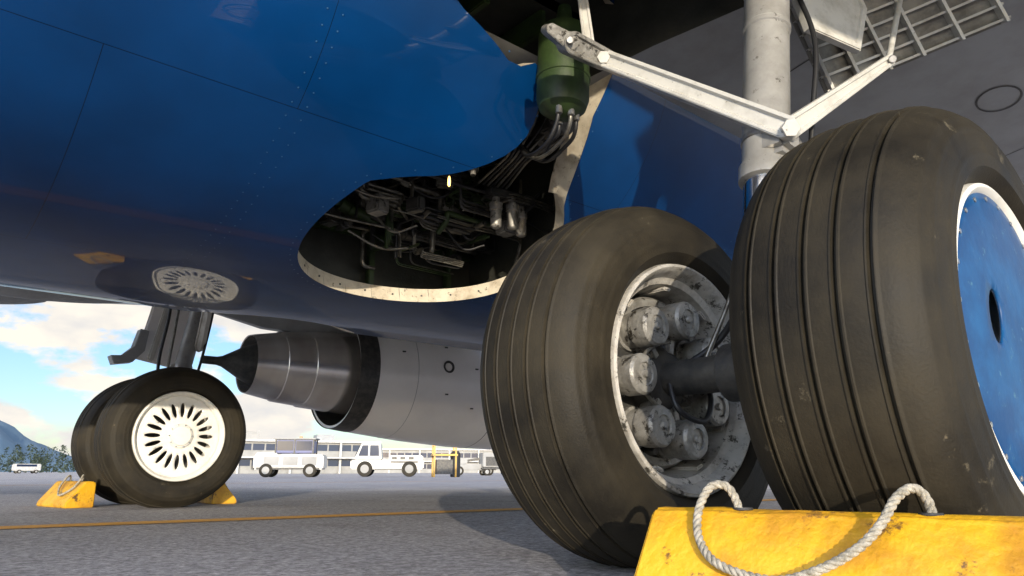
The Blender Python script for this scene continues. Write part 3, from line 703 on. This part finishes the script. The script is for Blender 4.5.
# ------------------------------------------------------------------ chocks with rope
def chock(name,end,direc,length,h,rope=True,aftsign=-1,wb=.16):
    g=empty(name); e=Vector((*end,0)); d=Vector((*direc,0)).normalized(); nrm=Vector((d.y,-d.x,0))
    if nrm.x*aftsign<0: nrm=-nrm
    prof=[(-.05,0),(wb,0),(wb,.035),(.035,h-.01),(.02,h),(-.035,h),(-.05,h-.015)]
    bm=bmesh.new(); K=24; rows=[]
    for i in range(K+1):
        rows.append([bm.verts.new(e+nrm*a+Vector((0,0,z+.002))+d*(length*i/K)) for a,z in prof])
    n=len(prof); bm.faces.new(rows[0]); bm.faces.new(rows[-1][::-1])
    for q in range(K):
        for i in range(n): bm.faces.new((rows[q][i],rows[q+1][i],rows[q+1][(i+1)%n],rows[q][(i+1)%n]))
    bmesh.ops.recalc_face_normals(bm,faces=bm.faces)
    sharp=[ed for ed in bm.edges if ed.calc_face_angle(0)>.3]
    bmesh.ops.bevel(bm,geom=sharp,offset=.007,segments=3,affect='EDGES')
    for v_ in bm.verts:
        if v_.co.z>.02: v_.co+=Vector((noise.noise(v_.co*14),noise.noise(v_.co*14+Vector((9,0,0))),noise.noise(v_.co*14+Vector((0,9,0)))))*.0045
    me=bpy.data.meshes.new("chock_body"); bm.to_mesh(me); bm.free(); link("chock_body",me,g,M['yellow'],True,40)
    def P(s,nn,z): return e+d*s+nrm*nn+Vector((0,0,z))
    if rope:
        s1,s2=rope
        path=[P(s1+.050,.0,h-.05),P(s1+.042,.005,h+.012),P(s1+.024,.01,h+.045),P(s1-.004,.025,h+.042),P(s1-.018,.055,h-.003),P(s1-.004,.09,h-.052),P(s1+.045,.125,h-.088),P((s1+s2)/2-.03,.142,h-.104),P(s2-.13,.132,h-.085),P(s2-.07,.11,h-.050),P(s2-.035,.08,h-.012),P(s2-.012,.045,h+.030),P(s2+.012,.015,h+.045),P(s2+.03,.0,h+.018),P(s2+.032,0,h-.05)]
        Q=smooth_path(path,26); V=[];Fx=[]
        ra=.0040 ; rs=.0045
        acc=0; t=(Q[1]-Q[0]).normalized(); _,u,_w=basis(t); fr=[]
        for i,p in enumerate(Q):
            t=(Q[min(i+1,len(Q)-1)]-Q[max(i-1,0)]).normalized(); u=(u-t*u.dot(t)).normalized(); w_=t.cross(u)
            if i: acc+=(Q[i]-Q[i-1]).length
            fr.append((p,u.copy(),w_,acc))
        for k in range(3):
            pp=[p+(u_*math.cos(a_*2*math.pi/.040+k*2.094)+w2*math.sin(a_*2*math.pi/.040+k*2.094))*ra for p,u_,w2,a_ in fr]
            a_,b_=tube_data(pp,rs,9,len(V)); V+=a_;Fx+=b_
        mesh("rope",V,Fx,g,M['rope'],True)
        for s in (rope[0]+.050,rope[1]+.03):
            lathe("rope_eye",[(.012,h-.004),(.020,h+.002),(.018,h+.006),(.012,h+.004)],P(s,0,0),(0,0,1),g,M['dark'],20,closed=True)
    return g
chock("wheel_chock",(-.60,-2.97),(.17,-.73),.78,.203,(.13,.47))
chock("wheel_chock",(-.50,2.75),(-.12,.73),.62,.20,(.10,.38))
chock("wheel_chock",(.52,2.75),(.05,.73),.62,.19,(.10,.38),1)

# ------------------------------------------------------------------ distant vehicles
CAM=Vector((-1.8522,-3.9611,0))
def wheelv(g,x,y,r,w_,nm): 
    lathe(nm,[(r*.55,-w_/2),(r*.95,-w_/2),(r,-w_*.3),(r,w_*.3),(r*.95,w_/2),(r*.55,w_/2)],(x,y,r),(0,1,0),g,M['rubber'],28)
    lathe(nm+"_hub",[(r*.55,-w_/2-.01),(r*.3,-w_/2-.03),(.001,-w_/2-.03)],(x,y,r),(0,1,0),g,M['bldg'],20)
def place(g,dx,dy,D_,ang): g.location=(CAM.x+dx*D_,CAM.y+dy*D_,0); g.rotation_euler=(0,0,ang)
g=empty("baggage_tractor")
box("body",(0,0,.80),(3.7,1.6,.80),g,M['vwhite'],bev=.08)
box("hood",(-1.2,0,1.22),(1.1,1.40,.18),g,M['vwhite'],bev=.05)
box("bumper",(-1.88,0,.5),(.12,1.5,.2),g,M['dark'])
box("skirt",(0,-.81,.46),(3.3,.03,.10),g,M['dark'],bev=0)
for x in (-.9,.1,1.1): box("side_panel",(x,-.805,.85),(.8,.02,.45),g,M['bldg'],bev=.005)
box("cab_glass",(.25,0,1.62),(2.0,1.25,.72),g,M['vblue'],bev=.05)
for x in (-.25,.75): box("cab_window",(x,-.63,1.66),(.85,.03,.5),g,M['glass'],bev=.005)
for sx in (-.75,.25,1.25):
    for sy_ in (-.66,.66): box("cab_post",(sx,sy_,1.62),(.07,.07,.80),g,M['dark'])
box("cab_roof",(.25,0,2.04),(2.3,1.5,.08),g,M['bldg'],bev=.03)
for x in (-1.15,1.15):
    for y in (-.72,.72): wheelv(g,x,y,.36,.26,"wheel")
box("beacon",(.45,0,2.13),(.15,.15,.12),g,M['orange'])
place(g,.428,.951,41,-.60)
g=empty("pushback_tug")
box("chassis",(0,0,.70),(4.3,1.9,.55),g,M['vwhite'],bev=.08)
box("rear_deck",(1.1,0,1.08),(2.0,1.8,.3),g,M['vwhite'],bev=.06)
prism("cab",[(-1.95,1.0),(-.35,1.0),(-.45,1.95),(-1.55,1.95)],1.6,(0,0,0),(1,0,0),(0,0,1),g,M['vwhite'],.04)
for y in (-.815,.815):
    prism("side_window",[(-1.72,1.2),(-1.15,1.2),(-1.15,1.82),(-1.5,1.82)],.02,(0,y,0),(1,0,0),(0,0,1),g,M['glass'],.003)
    prism("side_window_b",[(-1.05,1.2),(-.5,1.2),(-.55,1.82),(-1.05,1.82)],.02,(0,y,0),(1,0,0),(0,0,1),g,M['glass'],.003)
box("windscreen",(-1.79,0,1.5),(.03,1.4,.6),g,M['glass'],(0,.4,0))
for x in (-1.3,1.3):
    for y in (-.86,.86): wheelv(g,x,y,.45,.32,"wheel")
box("side_step",(.1,-.98,.42),(1.6,.12,.06),g,M['dark'],bev=0); box("stripe",(1.0,-.955,.85),(1.6,.012,.10),g,M['dark'],bev=0)
for x in (.4,.9,1.4): box("louvre",(x,-.905,1.08),(.3,.02,.16),g,M['dark'],bev=0)
place(g,.527,.866,45,-.60)
g=empty("belt_loader")
box("body",(0,0,.65),(3.6,1.5,.5),g,M['bldg'],bev=.05)
box("belt",(.2,.2,1.25),(4.2,.8,.18),g,M['dark'],(0,-.15,0),.03)
box("seat_box",(-.9,-.4,1.1),(.7,.6,.5),g,M['bldg'])
for x in (-1.2,1.2):
    for y in (-.7,.7): wheelv(g,x,y,.36,.26,"wheel")
for x in (-.6,1.2): box("arm",(x,.2,1.0),(.1,.7,.6),g,M['vyellow'],(0,.3,0))
place(g,.612,.790,60,-.5)
g=empty("service_stand")
for x in (-.6,.6):
    for y in (-.5,.5): box("leg",(x,y,.9),(.09,.09,1.8),g,M['vyellow'])
box("platform",(0,0,1.2),(1.4,1.2,.1),g,M['vyellow']); box("rail",(0,-.5,1.8),(1.4,.06,.06),g,M['vyellow']); box("cabinet",(0,0,.55),(.9,.8,.8),g,M['dark'])
place(g,.584,.817,42,-.5)
g=empty("bollard")
rod("post",(0,0,0),(0,0,1.35),.28,g,M['black'],24); lathe("cap",[(.20,1.35),(.20,1.42),(.05,1.44)],(0,0,0),(0,0,1),g,M['dark'],24)
place(g,.5955,.8070,42,0)
g=empty("baggage_cart")
box("bed",(0,0,.55),(2.6,1.4,.12),g,M['dark']); box("cover",(0,0,1.2),(2.5,1.35,1.1),g,M['bldg'],bev=.05); box("load",(0,-.69,1.1),(2.0,.02,.7),g,M['dark'])
for x in (-.9,.9):
    for y in (-.6,.6): wheelv(g,x,y,.28,.18,"wheel")
place(g,.635,.77,60,-.4)
g=empty("service_van")
box("body",(0,0,1.1),(4.4,1.8,1.3),g,M['vwhite'],bev=.15,seg=3); box("window_band",(-.3,0,1.45),(3.4,1.83,.4),g,M['glass']) 
for x in (-1.4,1.4):
    for y in (-.82,.82): wheelv(g,x,y,.35,.22,"wheel")
place(g,.160,1.183,140,.2)
def building(name,cxd,cyd,D_,Lx,Ly,H,ang,storeys):
    g=empty(name); box("walls",(0,0,H/2),(Lx,Ly,H),g,M['bldg'],bev=.05)
    box("roof",(0,0,H+.15),(Lx+1.6,Ly+1.6,.35),g,M['vwhite'],bev=.05)
    for s_ in range(storeys):
        z=1.4+s_*(H/storeys)*.98; n=int(Lx/2)
        for k in range(n):
            x=-Lx/2+1+(k)*(Lx-2)/(n-1)
            box("window",(x,-Ly/2-.02,z+.3),(1.75,.10,H/storeys*.40),g,M['glass'],bev=0)
    for k in range(int(Lx/8)+1): box("column",(-Lx/2+k*8,-Ly/2-.5,H/2),(.35,.35,H),g,M['vwhite'],bev=.02)
    box("canopy",(0,-Ly/2-1.0,H*.5),(Lx,2.0,.2),g,M['vwhite']); box("roof_plant",(-Lx*.2,0,H+1),(5,4,1.6),g,M['bldg']); box("roof_plant_b",(Lx*.25,0,H+.9),(3,3,1.2),g,M['winggrey'])
    place(g,cxd,cyd,D_,ang)
building("terminal_building",.415,.965,125,30,12,5.0,-.25,2)
building("airport_hangar",.56,.85,210,80,25,6.0,-.5,2)
def trees():
    v=[];f=[]
    random.seed(3)
    for k in range(230):
        bx=-60+k*.85+rnd(-1,1); by=330+rnd(-25,25); H=rnd(5,10.5); W_=rnd(2.0,3.6)
        for q in range(120):
            t=random.random()**.9; a=rnd(0,6.28); rr=W_*(1-t*.75)*random.random()**.4
            c=Vector((bx+rr*math.cos(a),by+rr*math.sin(a),H*(.04+.96*t))); o=len(v); s_=rnd(.3,.7)
            for j in range(3): v.append(c+Vector((rnd(-s_,s_),rnd(-s_,s_),rnd(-s_,s_))))
            f.append((o,o+1,o+2))
    mesh("tree_line",v,f,None,M['leaf'])
trees()
def hills():
    v=[];f=[];n=260
    for i in range(n+1):
        x=-2600+i*26
        ht=330*min(1.,max(.16,(1000-x)/560))*(1+.22*noise.noise(Vector((x*.004,5.1,0)))+.08*noise.noise(Vector((x*.02,1.1,0))))
        for j in range(9):
            t=j/8; v.append((x+30*noise.noise(Vector((x*.01,j*1.3,4))),3900+1100*t+90*noise.noise(Vector((x*.006,t*4,9))),ht*t**.8*(1+.18*noise.noise(Vector((x*.010,t*5,0))))-1))
    for i in range(n):
        for j in range(8): q=i*9+j; f.append((q,q+1,q+10,q+9))
    mesh("hills",v,f,None,M['hill'],True)
hills()
